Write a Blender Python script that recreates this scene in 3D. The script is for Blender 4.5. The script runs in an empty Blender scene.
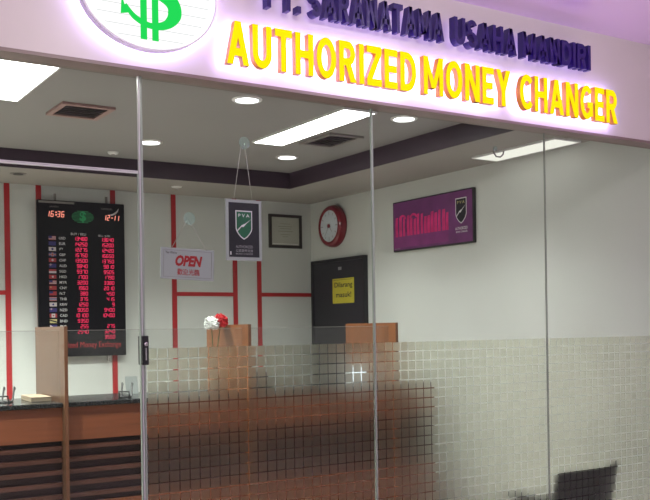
import bpy, math, random
from mathutils import Matrix, Vector
random.seed(7)
SC = bpy.context.scene
COL = SC.collection
PI = math.pi

# ------------------------------------------------------------------ render look
SC.view_settings.view_transform = 'Standard'
SC.view_settings.look = 'None'
SC.view_settings.gamma = 1.0
SC.view_settings.use_curve_mapping = False
SC.view_settings.exposure = 0.0

# ------------------------------------------------------------------ camera
F_PX, YAW, ROLL, SHIFT = 941.28, 0.998785, -0.0152263, 79.05
fw = Vector((math.cos(YAW), math.sin(YAW), 0))
rt = Vector((math.sin(YAW), -math.cos(YAW), 0))
up = Vector((0, 0, 1))
r2 = rt * math.cos(ROLL) + up * math.sin(ROLL)
u2 = up * math.cos(ROLL) - rt * math.sin(ROLL)
cam = bpy.data.cameras.new('camera')
cam.sensor_width = 36.0
cam.lens = F_PX / 650.0 * 36.0
cam.shift_y = SHIFT / 650.0
cam.clip_start = 0.05
camo = bpy.data.objects.new('camera', cam)
COL.objects.link(camo)
m = Matrix.Identity(4)
for i in range(3):
    m[i][0], m[i][1], m[i][2] = r2[i], u2[i], -fw[i]
m[0][3], m[1][3], m[2][3] = 0.0, -3.6, 1.5
camo.matrix_world = m
SC.camera = camo

# ------------------------------------------------------------------ materials
def newmat(name):
    mt = bpy.data.materials.new(name)
    mt.use_nodes = True
    nt = mt.node_tree
    nt.nodes.clear()
    out = nt.nodes.new('ShaderNodeOutputMaterial')
    return mt, nt, out

def N(nt, kind, **kw):
    n = nt.nodes.new(kind)
    for k, v in kw.items():
        setattr(n, k, v)
    return n

def mat(name, col, rough=0.5, metal=0.0, var=0.06, scale=6.0, bump=0.0, bscale=60.0, coat=0.0, spec=0.5):
    """painted / plastic / metal surface with a gentle procedural unevenness"""
    mt, nt, out = newmat(name)
    p = N(nt, 'ShaderNodeBsdfPrincipled')
    tc = N(nt, 'ShaderNodeTexCoord')
    no = N(nt, 'ShaderNodeTexNoise')
    no.inputs['Scale'].default_value = scale
    no.inputs['Detail'].default_value = 4
    nt.links.new(tc.outputs['Object'], no.inputs['Vector'])
    rp = N(nt, 'ShaderNodeValToRGB')
    rp.color_ramp.elements[0].position = 0.3
    rp.color_ramp.elements[1].position = 0.7
    rp.color_ramp.elements[0].color = (*[c * (1 - var) for c in col], 1)
    rp.color_ramp.elements[1].color = (*[min(1, c * (1 + var)) for c in col], 1)
    nt.links.new(no.outputs['Fac'], rp.inputs['Fac'])
    nt.links.new(rp.outputs['Color'], p.inputs['Base Color'])
    p.inputs['Roughness'].default_value = rough
    p.inputs['Metallic'].default_value = metal
    p.inputs['Coat Weight'].default_value = coat
    p.inputs['Specular IOR Level'].default_value = spec
    if bump:
        n2 = N(nt, 'ShaderNodeTexNoise')
        n2.inputs['Scale'].default_value = bscale
        nt.links.new(tc.outputs['Object'], n2.inputs['Vector'])
        b = N(nt, 'ShaderNodeBump')
        b.inputs['Strength'].default_value = bump
        b.inputs['Distance'].default_value = 0.01
        nt.links.new(n2.outputs['Fac'], b.inputs['Height'])
        nt.links.new(b.outputs['Normal'], p.inputs['Normal'])
    nt.links.new(p.outputs['BSDF'], out.inputs['Surface'])
    return mt

def wood(name, c1, c2, axis='Z', rough=0.35, scale=3.0):
    mt, nt, out = newmat(name)
    p = N(nt, 'ShaderNodeBsdfPrincipled')
    tc = N(nt, 'ShaderNodeTexCoord')
    mp = N(nt, 'ShaderNodeMapping')
    s = {'X': (0.6, 9, 9), 'Z': (9, 9, 0.6)}[axis]
    mp.inputs['Scale'].default_value = s
    nt.links.new(tc.outputs['Object'], mp.inputs['Vector'])
    no = N(nt, 'ShaderNodeTexNoise')
    no.inputs['Scale'].default_value = scale
    no.inputs['Detail'].default_value = 6
    no.inputs['Distortion'].default_value = 0.8
    nt.links.new(mp.outputs['Vector'], no.inputs['Vector'])
    rp = N(nt, 'ShaderNodeValToRGB')
    rp.color_ramp.elements[0].position = 0.32
    rp.color_ramp.elements[1].position = 0.68
    rp.color_ramp.elements[0].color = (*c1, 1)
    rp.color_ramp.elements[1].color = (*c2, 1)
    nt.links.new(no.outputs['Fac'], rp.inputs['Fac'])
    nt.links.new(rp.outputs['Color'], p.inputs['Base Color'])
    p.inputs['Roughness'].default_value = rough
    nt.links.new(p.outputs['BSDF'], out.inputs['Surface'])
    return mt

def emit(name, col, strength):
    mt, nt, out = newmat(name)
    e = N(nt, 'ShaderNodeEmission')
    e.inputs['Color'].default_value = (*col, 1)
    e.inputs['Strength'].default_value = strength
    nt.links.new(e.outputs['Emission'], out.inputs['Surface'])
    return mt

def glass(name, tint=(0.95, 0.965, 0.955), refl=1.0, haze=0.0, hazecol=(0.8, 0.8, 0.8)):
    """thin sheet glass: light goes straight through, fresnel mirror on top, a little dust"""
    mt, nt, out = newmat(name)
    t = N(nt, 'ShaderNodeBsdfTransparent')
    t.inputs['Color'].default_value = (*tint, 1)
    g = N(nt, 'ShaderNodeBsdfGlossy')
    g.inputs['Roughness'].default_value = 0.02
    g.inputs['Color'].default_value = (0.9, 0.9, 0.9, 1)
    fr = N(nt, 'ShaderNodeFresnel')
    fr.inputs['IOR'].default_value = 1.4
    mu = N(nt, 'ShaderNodeMath', operation='MULTIPLY')
    mu.inputs[1].default_value = refl
    ge = N(nt, 'ShaderNodeNewGeometry')
    fb = N(nt, 'ShaderNodeMath', operation='SUBTRACT')
    fb.inputs[0].default_value = 1.0
    nt.links.new(ge.outputs['Backfacing'], fb.inputs[1])
    ff = N(nt, 'ShaderNodeMath', operation='MULTIPLY')
    nt.links.new(fr.outputs['Fac'], ff.inputs[0]); nt.links.new(fb.outputs[0], ff.inputs[1])
    nt.links.new(ff.outputs[0], mu.inputs[0])
    mx = N(nt, 'ShaderNodeMixShader')
    nt.links.new(mu.outputs[0], mx.inputs['Fac'])
    src = t
    if haze:
        d = N(nt, 'ShaderNodeBsdfDiffuse')
        d.inputs['Color'].default_value = (*hazecol, 1)
        m2 = N(nt, 'ShaderNodeMixShader')
        m2.inputs['Fac'].default_value = haze
        nt.links.new(t.outputs[0], m2.inputs[1])
        nt.links.new(d.outputs[0], m2.inputs[2])
        src = m2
    nt.links.new(src.outputs[0], mx.inputs[1])
    nt.links.new(g.outputs[0], mx.inputs[2])
    nt.links.new(mx.outputs[0], out.inputs['Surface'])
    return mt

GRID = 0.0462
def film_mat():
    """frosted vinyl squares with clear lines cut between them (world-sized grid, object coordinates)"""
    mt, nt, out = newmat('frosted_vinyl')
    tc = N(nt, 'ShaderNodeTexCoord')
    sp = N(nt, 'ShaderNodeSeparateXYZ')
    nt.links.new(tc.outputs['Object'], sp.inputs[0])
    def line(sock, off):
        a = N(nt, 'ShaderNodeMath', operation='ADD'); a.inputs[1].default_value = off
        nt.links.new(sock, a.inputs[0])
        d = N(nt, 'ShaderNodeMath', operation='DIVIDE'); d.inputs[1].default_value = GRID
        nt.links.new(a.outputs[0], d.inputs[0])
        f = N(nt, 'ShaderNodeMath', operation='FRACT')
        nt.links.new(d.outputs[0], f.inputs[0])
        l = N(nt, 'ShaderNodeMath', operation='LESS_THAN'); l.inputs[1].default_value = 0.11
        nt.links.new(f.outputs[0], l.inputs[0])
        return l.outputs[0]
    lx = line(sp.outputs['X'], 10.0)
    lz = line(sp.outputs['Z'], 10.0 + GRID * 0.14 + 0.020)
    mxm = N(nt, 'ShaderNodeMath', operation='MAXIMUM')
    nt.links.new(lx, mxm.inputs[0]); nt.links.new(lz, mxm.inputs[1])
    r = N(nt, 'ShaderNodeBsdfRefraction', distribution='BECKMANN')
    r.inputs['Roughness'].default_value = 0.46
    r.inputs['IOR'].default_value = 1.15
    r.inputs['Color'].default_value = (0.93, 0.93, 0.87, 1)
    tl = N(nt, 'ShaderNodeBsdfTranslucent')
    tl.inputs['Color'].default_value = (0.85, 0.86, 0.85, 1)
    df = N(nt, 'ShaderNodeBsdfDiffuse')
    df.inputs['Color'].default_value = (0.8, 0.8, 0.78, 1)
    m0 = N(nt, 'ShaderNodeMixShader'); m0.inputs['Fac'].default_value = 0.5
    nt.links.new(tl.outputs[0], m0.inputs[1]); nt.links.new(df.outputs[0], m0.inputs[2])
    m1 = N(nt, 'ShaderNodeMixShader'); m1.inputs['Fac'].default_value = 0.014
    nt.links.new(r.outputs[0], m1.inputs[1]); nt.links.new(m0.outputs[0], m1.inputs[2])
    t = N(nt, 'ShaderNodeBsdfTransparent')
    m2 = N(nt, 'ShaderNodeMixShader')
    nt.links.new(mxm.outputs[0], m2.inputs['Fac'])
    nt.links.new(m1.outputs[0], m2.inputs[1]); nt.links.new(t.outputs[0], m2.inputs[2])
    nt.links.new(m2.outputs[0], out.inputs['Surface'])
    return mt

M = {}
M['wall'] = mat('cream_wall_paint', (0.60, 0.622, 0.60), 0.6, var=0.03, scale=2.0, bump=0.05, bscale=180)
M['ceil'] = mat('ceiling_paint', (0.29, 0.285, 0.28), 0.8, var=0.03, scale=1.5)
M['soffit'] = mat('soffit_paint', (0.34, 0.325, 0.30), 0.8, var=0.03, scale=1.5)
M['band'] = mat('aubergine_cove_paint', (0.042, 0.026, 0.038), 0.5, var=0.1)
M['floor'] = mat('shop_floor_tile', (0.42, 0.36, 0.30), 0.25, var=0.05, scale=1.2)
M['mallfloor'] = mat('mall_floor_tile', (0.55, 0.50, 0.46), 0.3, var=0.04, scale=1.0)
M['fascia'] = mat('fascia_laminate', (0.62, 0.57, 0.56), 0.38, var=0.025, scale=3)
M['fasciatrim'] = mat('fascia_edge_trim', (0.20, 0.145, 0.13), 0.4, var=0.05)
M['mallceil'] = mat('mall_ceiling_gloss', (0.84, 0.60, 0.97), 0.22, var=0.02, scale=1, spec=1.0, coat=0.6)
M['red'] = mat('red_trim_paint', (0.40, 0.012, 0.016), 0.4, var=0.05)
M['black'] = mat('black_plastic', (0.012, 0.012, 0.014), 0.35, var=0.1)
M['blackmat'] = mat('black_fabric', (0.010, 0.010, 0.010), 0.9, var=0.2, scale=40, bump=0.3, bscale=300)
M['granite'] = mat('black_granite', (0.014, 0.015, 0.016), 0.18, var=0.5, scale=120)
M['orange'] = wood('cherry_veneer', (0.135, 0.042, 0.017), (0.185, 0.058, 0.024), 'X')
M['slat'] = wood('slat_wood', (0.060, 0.023, 0.015), (0.082, 0.032, 0.021), 'X')
M['gap'] = mat('slat_shadow_board', (0.020, 0.010, 0.010), 0.7)
M['part'] = wood('partition_veneer', (0.088, 0.044, 0.024), (0.108, 0.055, 0.030), 'Z', scale=2.5)
M['partorange'] = wood('orange_partition_veneer', (0.20, 0.072, 0.024), (0.25, 0.092, 0.032), 'Z', scale=2.5)
M['edge'] = wood('partition_edge_veneer', (0.098, 0.040, 0.019), (0.125, 0.052, 0.025), 'Z', scale=2.5)
M['white'] = mat('white_plastic', (0.80, 0.80, 0.80), 0.4, var=0.02)
M['offwhite'] = mat('grey_white_acrylic', (0.36, 0.40, 0.39), 0.4, var=0.03)
M['paper'] = mat('cream_paper', (0.30, 0.235, 0.16), 0.8, var=0.05)
M['certpaper'] = mat('certificate_paper', (0.46, 0.46, 0.40), 0.7, var=0.05)
M['navy'] = mat('navy_print', (0.009, 0.010, 0.016), 0.4, var=0.05)
M['green'] = mat('shield_green', (0.010, 0.12, 0.055), 0.4, var=0.05)
M['greypr'] = mat('grey_print', (0.30, 0.30, 0.31), 0.5)
M['redpr'] = mat('red_print', (0.36, 0.008, 0.012), 0.5)
M['blackpr'] = mat('black_print', (0.02, 0.02, 0.02), 0.5)
M['door'] = mat('dark_navy_door', (0.011, 0.010, 0.017), 0.45, var=0.05)
M['doorframe'] = mat('dark_door_frame', (0.009, 0.008, 0.012), 0.45)
M['yellow'] = mat('yellow_sticker', (0.52, 0.45, 0.035), 0.5, var=0.05)
M['chrome'] = mat('satin_steel', (0.6, 0.6, 0.6), 0.25, metal=1.0)
M['clock'] = mat('clock_red_plastic', (0.20, 0.010, 0.020), 0.3, coat=0.3)
M['clockface'] = mat('clock_pale_dial', (0.58, 0.64, 0.70), 0.5, var=0.04)
M['purple'] = mat('poster_purple', (0.150, 0.035, 0.150), 0.45, var=0.25, scale=5)
M['purplelo'] = mat('poster_magenta', (0.22, 0.035, 0.18), 0.45, var=0.15, scale=9)
M['pink'] = mat('poster_pink', (0.66, 0.028, 0.19), 0.45, var=0.2, scale=14)
M['board'] = mat('board_black_panel', (0.005, 0.005, 0.008), 0.4, var=0.1, spec=0.2)
M['ventdark'] = mat('vent_dark', (0.035, 0.032, 0.032), 0.6)
M['ventgrey'] = mat('vent_grey_paint', (0.22, 0.205, 0.195), 0.5)
M['ventpink'] = mat('vent_frame_tape', (0.34, 0.22, 0.20), 0.6)
M['silicone'] = mat('clear_silicone', (0.32, 0.38, 0.33), 0.3, var=0.05)
M['silicone_grey'] = mat('grey_silicone', (0.26, 0.28, 0.25), 0.4, var=0.05)
M['glassedge'] = mat('polished_glass_edge', (0.62, 0.62, 0.64), 0.15, var=0.05)
M['cup'] = glass('clear_vinyl', (0.86, 0.95, 0.92), 1.6, 0.10, (0.75, 0.9, 0.86))
M['string'] = mat('pale_string', (0.50, 0.49, 0.46), 0.8)
M['petalw'] = mat('white_petal', (0.82, 0.84, 0.82), 0.7, var=0.04)
M['petalr'] = mat('red_petal', (0.50, 0.012, 0.02), 0.7, var=0.15)
M['stem'] = mat('green_stem', (0.03, 0.08, 0.02), 0.6)
M['vase'] = mat('ceramic_vase', (0.30, 0.17, 0.10), 0.3)
M['glass'] = glass('clear_float_glass', refl=0.5, haze=0.0)
M['screen'] = glass('teller_screen_glass', (0.93, 0.935, 0.93), 0.5, 0.022, (0.6, 0.6, 0.58))
M['film'] = film_mat()
M['diffuser'] = emit('panel_light', (1.0, 0.99, 0.94), 17.0)
M['diffuser_dim'] = emit('dim_panel_light', (1.0, 0.97, 0.87), 1.0)
M['lens'] = emit('downlight_glow', (0.95, 0.97, 1.0), 9.0)
M['ylface'] = emit('yellow_letter_face', (1.0, 0.76, 0.004), 1.15)
M['ylside'] = mat('yellow_letter_return', (0.72, 0.26, 0.002), 0.35)
M['halo'] = emit('halo_leds', (0.60, 0.47, 1.0), 20.0)
M['halolow'] = emit('halo_leds_low', (0.5, 0.36, 1.0), 2.0)
M['blface'] = mat('blue_letter_face', (0.021, 0.006, 0.135), 0.4, var=0.1)
M['blside'] = mat('blue_letter_return', (0.022, 0.007, 0.16), 0.3)
M['ovface'] = emit('oval_white_face', (1.0, 0.99, 1.0), 1.1)
M['ovside'] = mat('oval_grey_return', (0.75, 0.70, 0.82), 0.4)
M['ovgreen'] = emit('oval_green', (0.018, 0.72, 0.10), 1.0)
M['ovline'] = emit('oval_grey_lines', (0.72, 0.76, 0.74), 0.95)
M['led'] = emit('red_led', (1.0, 0.045, 0.135), 1.0)
M['ledhot'] = emit('red_led_bright', (1.0, 0.30, 0.22), 1.6)
M['lamp'] = emit('white_lamp_face', (0.85, 0.93, 1.0), 1.5)
M['greendim'] = mat('board_green_emblem', (0.02, 0.36, 0.12), 0.5)
M['greendark'] = mat('board_dark_green', (0.014, 0.19, 0.07), 0.5)
M['dimwhite'] = mat('dim_white_print', (0.72, 0.72, 0.73), 0.5)
M['flagred'] = mat('flag_red', (0.36, 0.03, 0.04), 0.5)
M['flagblue'] = mat('flag_blue', (0.030, 0.025, 0.16), 0.5)
M['flagwhite'] = mat('flag_white', (0.55, 0.50, 0.52), 0.5)
M['flagyellow'] = mat('flag_yellow', (0.55, 0.50, 0.22), 0.5)
M['redtext'] = mat('board_red_text', (0.42, 0.03, 0.035), 0.5)
M['film_clear'] = M['glass']

# ------------------------------------------------------------------ mesh building
class MB:
    def __init__(s):
        s.v = []; s.f = []; s.mi = []; s.sm = []
    def add(s, vs, fs, mi=0, smooth=False):
        b = len(s.v)
        s.v += [tuple(x) for x in vs]
        for f in fs:
            s.f.append([i + b for i in f]); s.mi.append(mi); s.sm.append(smooth)
        return s
    def box(s, x0, x1, y0, y1, z0, z1, mi=0):
        vs = [(x0, y0, z0), (x1, y0, z0), (x1, y1, z0), (x0, y1, z0), (x0, y0, z1), (x1, y0, z1), (x1, y1, z1), (x0, y1, z1)]
        return s.add(vs, [(0, 3, 2, 1), (4, 5, 6, 7), (0, 1, 5, 4), (1, 2, 6, 5), (2, 3, 7, 6), (3, 0, 4, 7)], mi)
    def bevbox(s, x0, x1, y0, y1, z0, z1, b=0.004, mi=0):
        """box with chamfered vertical and horizontal edges"""
        vs, idx = [], {}
        xs, ys, zs = (x0, x1), (y0, y1), (z0, z1)
        for ix in (0, 1):
            for iy in (0, 1):
                for iz in (0, 1):
                    sx, sy, sz = (1 - 2 * ix), (1 - 2 * iy), (1 - 2 * iz)
                    p = (xs[ix], ys[iy], zs[iz])
                    idx[ix, iy, iz, 0] = len(vs); vs.append((p[0], p[1] + sy * b, p[2] + sz * b))
                    idx[ix, iy, iz, 1] = len(vs); vs.append((p[0] + sx * b, p[1], p[2] + sz * b))
                    idx[ix, iy, iz, 2] = len(vs); vs.append((p[0] + sx * b, p[1] + sy * b, p[2]))
        I = lambda a, b_, c, k: idx[a, b_, c, k]
        fs = []
        for a in (0, 1):
            q = [I(a, 0, 0, 0), I(a, 1, 0, 0), I(a, 1, 1, 0), I(a, 0, 1, 0)]; fs.append(q if a else q[::-1])
            q = [I(0, a, 0, 1), I(0, a, 1, 1), I(1, a, 1, 1), I(1, a, 0, 1)]; fs.append(q if a else q[::-1])
            q = [I(0, 0, a, 2), I(1, 0, a, 2), I(1, 1, a, 2), I(0, 1, a, 2)]; fs.append(q if a else q[::-1])
        for a in (0, 1):
            for c in (0, 1):
                fs.append([I(a, c, 0, 0), I(a, c, 1, 0), I(a, c, 1, 1), I(a, c, 0, 1)])
                fs.append([I(a, 0, c, 0), I(a, 1, c, 0), I(a, 1, c, 2), I(a, 0, c, 2)])
                fs.append([I(0, a, c, 1), I(1, a, c, 1), I(1, a, c, 2), I(0, a, c, 2)])
        for k in [(a, b_, c) for a in (0, 1) for b_ in (0, 1) for c in (0, 1)]:
            fs.append([I(*k, 0), I(*k, 1), I(*k, 2)])
        s.add(vs, fs, mi)
        return s
    def poly(s, pts, y0, y1, mi=0):
        """extrude an x,z outline from y0 (front) to y1 (back)"""
        n = len(pts)
        vs = [(x, y0, z) for x, z in pts] + [(x, y1, z) for x, z in pts]
        fs = [list(range(n)), list(range(2 * n - 1, n - 1, -1))]
        fs += [(i, i + n, (i + 1) % n + n, (i + 1) % n) for i in range(n)]
        return s.add(vs, fs, mi)
    def tube(s, pts, r, seg=8, mi=0, cap=True):
        pts = [Vector(p) for p in pts]
        rs = r if isinstance(r, (list, tuple)) else [r] * len(pts)
        rings = []
        ref = None
        vs = []
        for i, p in enumerate(pts):
            t = (pts[min(i + 1, len(pts) - 1)] - pts[max(i - 1, 0)]).normalized()
            if ref is None:
                ref = t.orthogonal().normalized()
            ref = (ref - t * ref.dot(t)).normalized()
            bi = t.cross(ref)
            for k in range(seg):
                a = 2 * PI * k / seg
                vs.append(p + (ref * math.cos(a) + bi * math.sin(a)) * rs[i])
        fs = []
        for i in range(len(pts) - 1):
            for k in range(seg):
                fs.append((i * seg + k, i * seg + (k + 1) % seg, (i + 1) * seg + (k + 1) % seg, (i + 1) * seg + k))
        if cap:
            fs.append(list(range(seg))[::-1]); fs.append([(len(pts) - 1) * seg + k for k in range(seg)])
        return s.add(vs, fs, mi, True)
    def lathe(s, prof, seg=32, mi=0, axis='Z', c=(0, 0, 0), sx=1.0, sy=1.0, cap=True):
        """spin (radius, height) about Z, or about -Y (axis 'Y': height runs toward the viewer)"""
        vs = []
        for r, h in prof:
            for k in range(seg):
                a = 2 * PI * k / seg
                x, y = r * math.cos(a) * sx, r * math.sin(a) * sy
                p = (x, y, h) if axis == 'Z' else (x, -h, y)
                vs.append((p[0] + c[0], p[1] + c[1], p[2] + c[2]))
        fs = []
        for i in range(len(prof) - 1):
            for k in range(seg):
                fs.append((i * seg + k, i * seg + (k + 1) % seg, (i + 1) * seg + (k + 1) % seg, (i + 1) * seg + k))
        if cap:
            fs.append(list(range(seg))[::-1]); fs.append([(len(prof) - 1) * seg + k for k in range(seg)])
        return s.add(vs, fs, mi, False)
    def blob(s, c, rx, ry, rz, seg=12, rings=8, mi=0):
        vs = []
        for i in range(rings + 1):
            th = PI * i / rings
            for k in range(seg):
                a = 2 * PI * k / seg
                vs.append((c[0] + rx * math.sin(th) * math.cos(a), c[1] + ry * math.sin(th) * math.sin(a), c[2] + rz * math.cos(th)))
        fs = [(i * seg + k, (i + 1) * seg + k, (i + 1) * seg + (k + 1) % seg, i * seg + (k + 1) % seg) for i in range(rings) for k in range(seg)]
        return s.add(vs, fs, mi, True)
    def build(s, name, mats, parent=None, loc=None):
        me = bpy.data.meshes.new(name)
        me.from_pydata(s.v, [], s.f)
        for mm in (mats if isinstance(mats, (list, tuple)) else [mats]):
            me.materials.append(mm)
        for p, i, sm in zip(me.polygons, s.mi, s.sm):
            p.material_index = i; p.use_smooth = sm
        me.validate(); me.update()
        o = bpy.data.objects.new(name, me)
        COL.objects.link(o)
        if parent: o.parent = parent
        if loc: o.location = loc
        return o

def thing(name, label, cat, loc=(0, 0, 0), rz=0.0, group=None):
    o = bpy.data.objects.new(name, None)
    o.empty_display_size = 0.05
    COL.objects.link(o)
    o.location = loc; o.rotation_euler = (0, 0, rz)
    o['label'] = label; o['category'] = cat
    if group: o['group'] = group
    return o
def tag(o, label, cat, group=None):
    o['label'] = label; o['category'] = cat
    if group: o['group'] = group
    return o
def struct(o):
    o['kind'] = 'structure'; return o
def dup(root, loc, label):
    r = root.copy(); COL.objects.link(r); r.location = loc; r['label'] = label
    for ch in list(root.children):
        c = ch.copy(); COL.objects.link(c); c.parent = r
        for g in ch.children:
            d = g.copy(); COL.objects.link(d); d.parent = c
    return r

# ------------------------------------------------------------------ lettering
FONT_PAD = {}
def text_mesh(body, extrude=0.0, offset=0.0, shear=0.0, res=3):
    c = bpy.data.curves.new('lettering', 'FONT')
    c.body = body; c.size = 1.0; c.extrude = extrude; c.offset = offset; c.shear = shear; c.resolution_u = res
    o = bpy.data.objects.new('lettering', c); COL.objects.link(o)
    dg = bpy.context.evaluated_depsgraph_get()
    me = bpy.data.meshes.new_from_object(o.evaluated_get(dg))
    vs = [v.co.copy() for v in me.vertices]
    fs = [list(p.vertices) for p in me.polygons]
    ns = [p.normal.copy() for p in me.polygons]
    bpy.data.objects.remove(o); bpy.data.curves.remove(c); bpy.data.meshes.remove(me)
    return vs, fs, ns
def bbox(vs):
    return min(v.x for v in vs), max(v.x for v in vs), min(v.y for v in vs), max(v.y for v in vs)
def text(mb, body, x0, x1, z0, z1, yf, depth=0.0, offset=0.0, shear=0.0, mi=0, keep=True):
    """fit BODY into the box x0..x1, z0..z1 facing -y with its face at yf"""
    vs, fs, ns = text_mesh(body, 0.05 if depth else 0.0, offset, shear)
    a, b, c, d = bbox(vs)
    kx = (x1 - x0) / max(b - a, 1e-6)
    kz = (z1 - z0) / max(d - c, 1e-6)
    out = []
    for v in vs:
        y = yf + ((0.05 - v.z) / 0.1 * depth if depth else 0.0)
        out.append((x0 + (v.x - a) * kx, y, z0 + (v.y - c) * kz))
    return mb.add(out, fs, mi)
def text_w(mb, body, xc, zc, h, yf, mi=0, offset=0.0, shear=0.0, maxw=None, align='c'):
    vs, fs, ns = text_mesh(body, 0.0, offset, shear, 2)
    a, b, c, d = bbox(vs)
    k = h / max(d - c, 1e-6)
    kx = k if maxw is None else min(k, maxw / (b - a))
    w = (b - a) * kx
    x0 = xc - w / 2 if align == 'c' else xc
    return mb.add([(x0 + (v.x - a) * kx, yf, zc - h / 2 + (v.y - c) * k) for v in vs], fs, mi)

SEG7 = {'0': 'abcdef', '1': 'bc', '2': 'abged', '3': 'abgcd', '4': 'fgbc', '5': 'afgcd', '6': 'afgedc', '7': 'abc', '8': 'abcdefg', '9': 'abcfgd', '-': 'g'}
def seven(mb, s, xr, z0, w, h, yf, th, slant=0.08, mi=0, pitch=None):
    """seven-segment digits, right-aligned at xr"""
    pitch = pitch or w * 1.35
    x = xr
    for ch in reversed(s):
        if ch == ' ':
            x -= pitch; continue
        if ch == ':':
            for zz in (0.28, 0.66):
                mb.box(x - pitch * 0.5, x - pitch * 0.5 + th * 2, yf, yf + 0.002, z0 + h * zz, z0 + h * zz + th * 2, mi)
            x -= pitch * 0.75; continue
        xl = x - w
        def bar(ax, az, bx, bz):
            d = Vector((bx - ax, 0, bz - az)); n = Vector((-d.z, 0, d.x)).normalized() * th / 2
            pts = [(ax + n.x, az + n.z), (bx + n.x, bz + n.z), (bx - n.x, bz - n.z), (ax - n.x, az - n.z)]
            pts = [(px + (pz - z0) * slant, pz) for px, pz in pts][::-1]
            mb.add([(px, yf, pz) for px, pz in pts] , [(0, 1, 2, 3)], mi)
        zt, zm = z0 + h, z0 + h / 2
        S = {'a': (xl, zt, x, zt), 'b': (x, zm, x, zt), 'c': (x, z0, x, zm), 'd': (xl, z0, x, z0), 'e': (xl, z0, xl, zm), 'f': (xl, zm, xl, zt), 'g': (xl, zm, x, zm)}
        for k in SEG7[ch]:
            bar(*S[k])
        x -= pitch
    return mb

# ------------------------------------------------------------------ the setting
XW, YB, XL = 4.75, 4.0, -0.6           # side wall, back wall, hidden side wall
ZS, ZC = 2.69, 2.82                    # soffit and coffer heights
CX0, CX1, CY0, CY1 = 0.35, 4.063, 0.57, 3.228   # coffer recess
ZF, ZM = 2.548, 3.10                   # fascia underside, mall ceiling
YF = -0.08                             # fascia face
struct(MB().box(XL - .1, XW + .1, 0.03, YB + .1, -0.1, 0).build('floor', M['floor']))
struct(MB().box(XL - 4, XW + 6, -9, 0.03, -0.1, 0).build('floor_mall', M['mallfloor']))
struct(MB().box(XL - .1, XW + .1, YB, YB + .1, 0, ZC + .1).build('wall_back', M['wall']))
struct(MB().box(XW, XW + .1, 0.03, YB, 0, ZC + .1).build('wall_right', M['wall']))
struct(MB().box(XL - .1, XL, 0.03, YB, 0, ZC + .1).build('wall_left', M['wall']))
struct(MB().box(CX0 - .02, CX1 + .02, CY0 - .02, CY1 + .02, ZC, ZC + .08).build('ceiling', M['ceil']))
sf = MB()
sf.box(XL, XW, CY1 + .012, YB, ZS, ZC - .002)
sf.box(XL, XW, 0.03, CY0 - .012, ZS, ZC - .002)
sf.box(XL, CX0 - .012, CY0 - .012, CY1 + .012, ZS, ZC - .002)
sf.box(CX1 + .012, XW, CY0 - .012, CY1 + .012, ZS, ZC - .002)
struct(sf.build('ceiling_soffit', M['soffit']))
# dark cove boards lining the recess
for k, b in enumerate([(CX0, CX1, CY1, CY1 + .012), (CX0, CX1, CY0 - .012, CY0), (CX0 - .012, CX0, CY0 - .012, CY1 + .012), (CX1, CX1 + .012, CY0 - .012, CY1 + .012)]):
    struct(MB().box(*b, ZS - .003, ZC).build('trim_%d' % (k + 1), M['band']))
# fascia over the glass, seen from the mall
struct(MB().box(XL - 1.5, XW + 3, YF, 0.03, ZF, ZM).build('wall_front', M['fascia']))
struct(MB().box(XL - 1.5, XW + 3, YF - .004, 0.028, ZF - .014, ZF).build('trim_5', M['fasciatrim']))
struct(MB().box(XL - 4, XW + 6, -9, 0.03, ZM, ZM + .1).build('ceiling_mall', M['mallceil']))
struct(MB().box(XW + .02, XW + 3, -0.06, 0.03, 0, ZF - .014).build('wall_mall', M['fascia']))
# red trim strips on the back wall
k = 6
RW = 0.042
VX = [1.922, 2.171, 2.79, 3.338, 3.932, 4.180]
for x in [0.45, 1.07, 1.32] + VX:
    struct(MB().box(x - RW / 2, x + RW / 2, YB - .010, YB - .0005, 0.0, ZS).build('trim_%d' % k, M['red'])); k += 1
for xa, xb in ((1.32, 1.922), (2.171, 2.79), (3.338, 3.932), (4.180, XW)):
    struct(MB().box(xa + RW / 2, xb - RW / 2 if xb < XW else XW, YB - .009, YB - .0005, 1.808, 1.843).build('trim_%d' % k, M['red'])); k += 1

# shop front: glass door and fixed panes, film on each fixed pane
GT = 0.010
ZTOP = ZF - .014
def pane(n, xa, xb, film=True, z0=0.02, z1=ZTOP):
    r = struct(MB().box(xa, xb, 0.0, GT, z0, z1).build('window_%d' % n, M['glass']))
    if film:
        MB().box(xa + .004, xb - .004, GT + .0005, GT + .0012, 0.02, 1.432).build('frosted_film', M['film'], r)
    return r
D0, D1 = 0.28, 1.432
w1 = pane(1, 1.452, 2.592)
w2 = pane(2, 2.602, 3.7355)
w3 = pane(3, 3.7397, XW + .018)
w4 = pane(4, D0, D1, False, 2.150, ZTOP)
w5 = pane(5, XL - .4, D0 - .012, True)
MB().box(D0, D1, -.001, GT + .001, 2.146, 2.1505).build('polished_edge', M['glassedge'], w4)
MB().box(1.436, 1.4405, -.004, GT + .004, 0.02, ZTOP).build('polished_edge', M['glassedge'], w1)
MB().box(1.4445, 1.452, -.002, GT + .002, 0.02, ZTOP).build('silicone_seam', M['silicone'], w1)
MB().box(2.5922, 2.6018, -.001, GT + .001, 0.02, ZTOP).build('silicone_seam', M['silicone'], w2)
MB().box(3.7356, 3.7396, -.0005, GT + .0005, 0.02, ZTOP).build('silicone_seam', M['silicone_grey'], w3)
dr = struct(MB().box(D0, D1, 0.0, GT, 0.012, 2.142).build('door_1', M['glass']))
MB().box(D0, D1, -.001, GT + .001, 2.1395, 2.1445).build('polished_edge', M['glassedge'], dr)
MB().box(1.4305, 1.4345, -.001, GT + .001, 0.012, 2.142).build('polished_edge', M['silicone'], dr)
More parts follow.
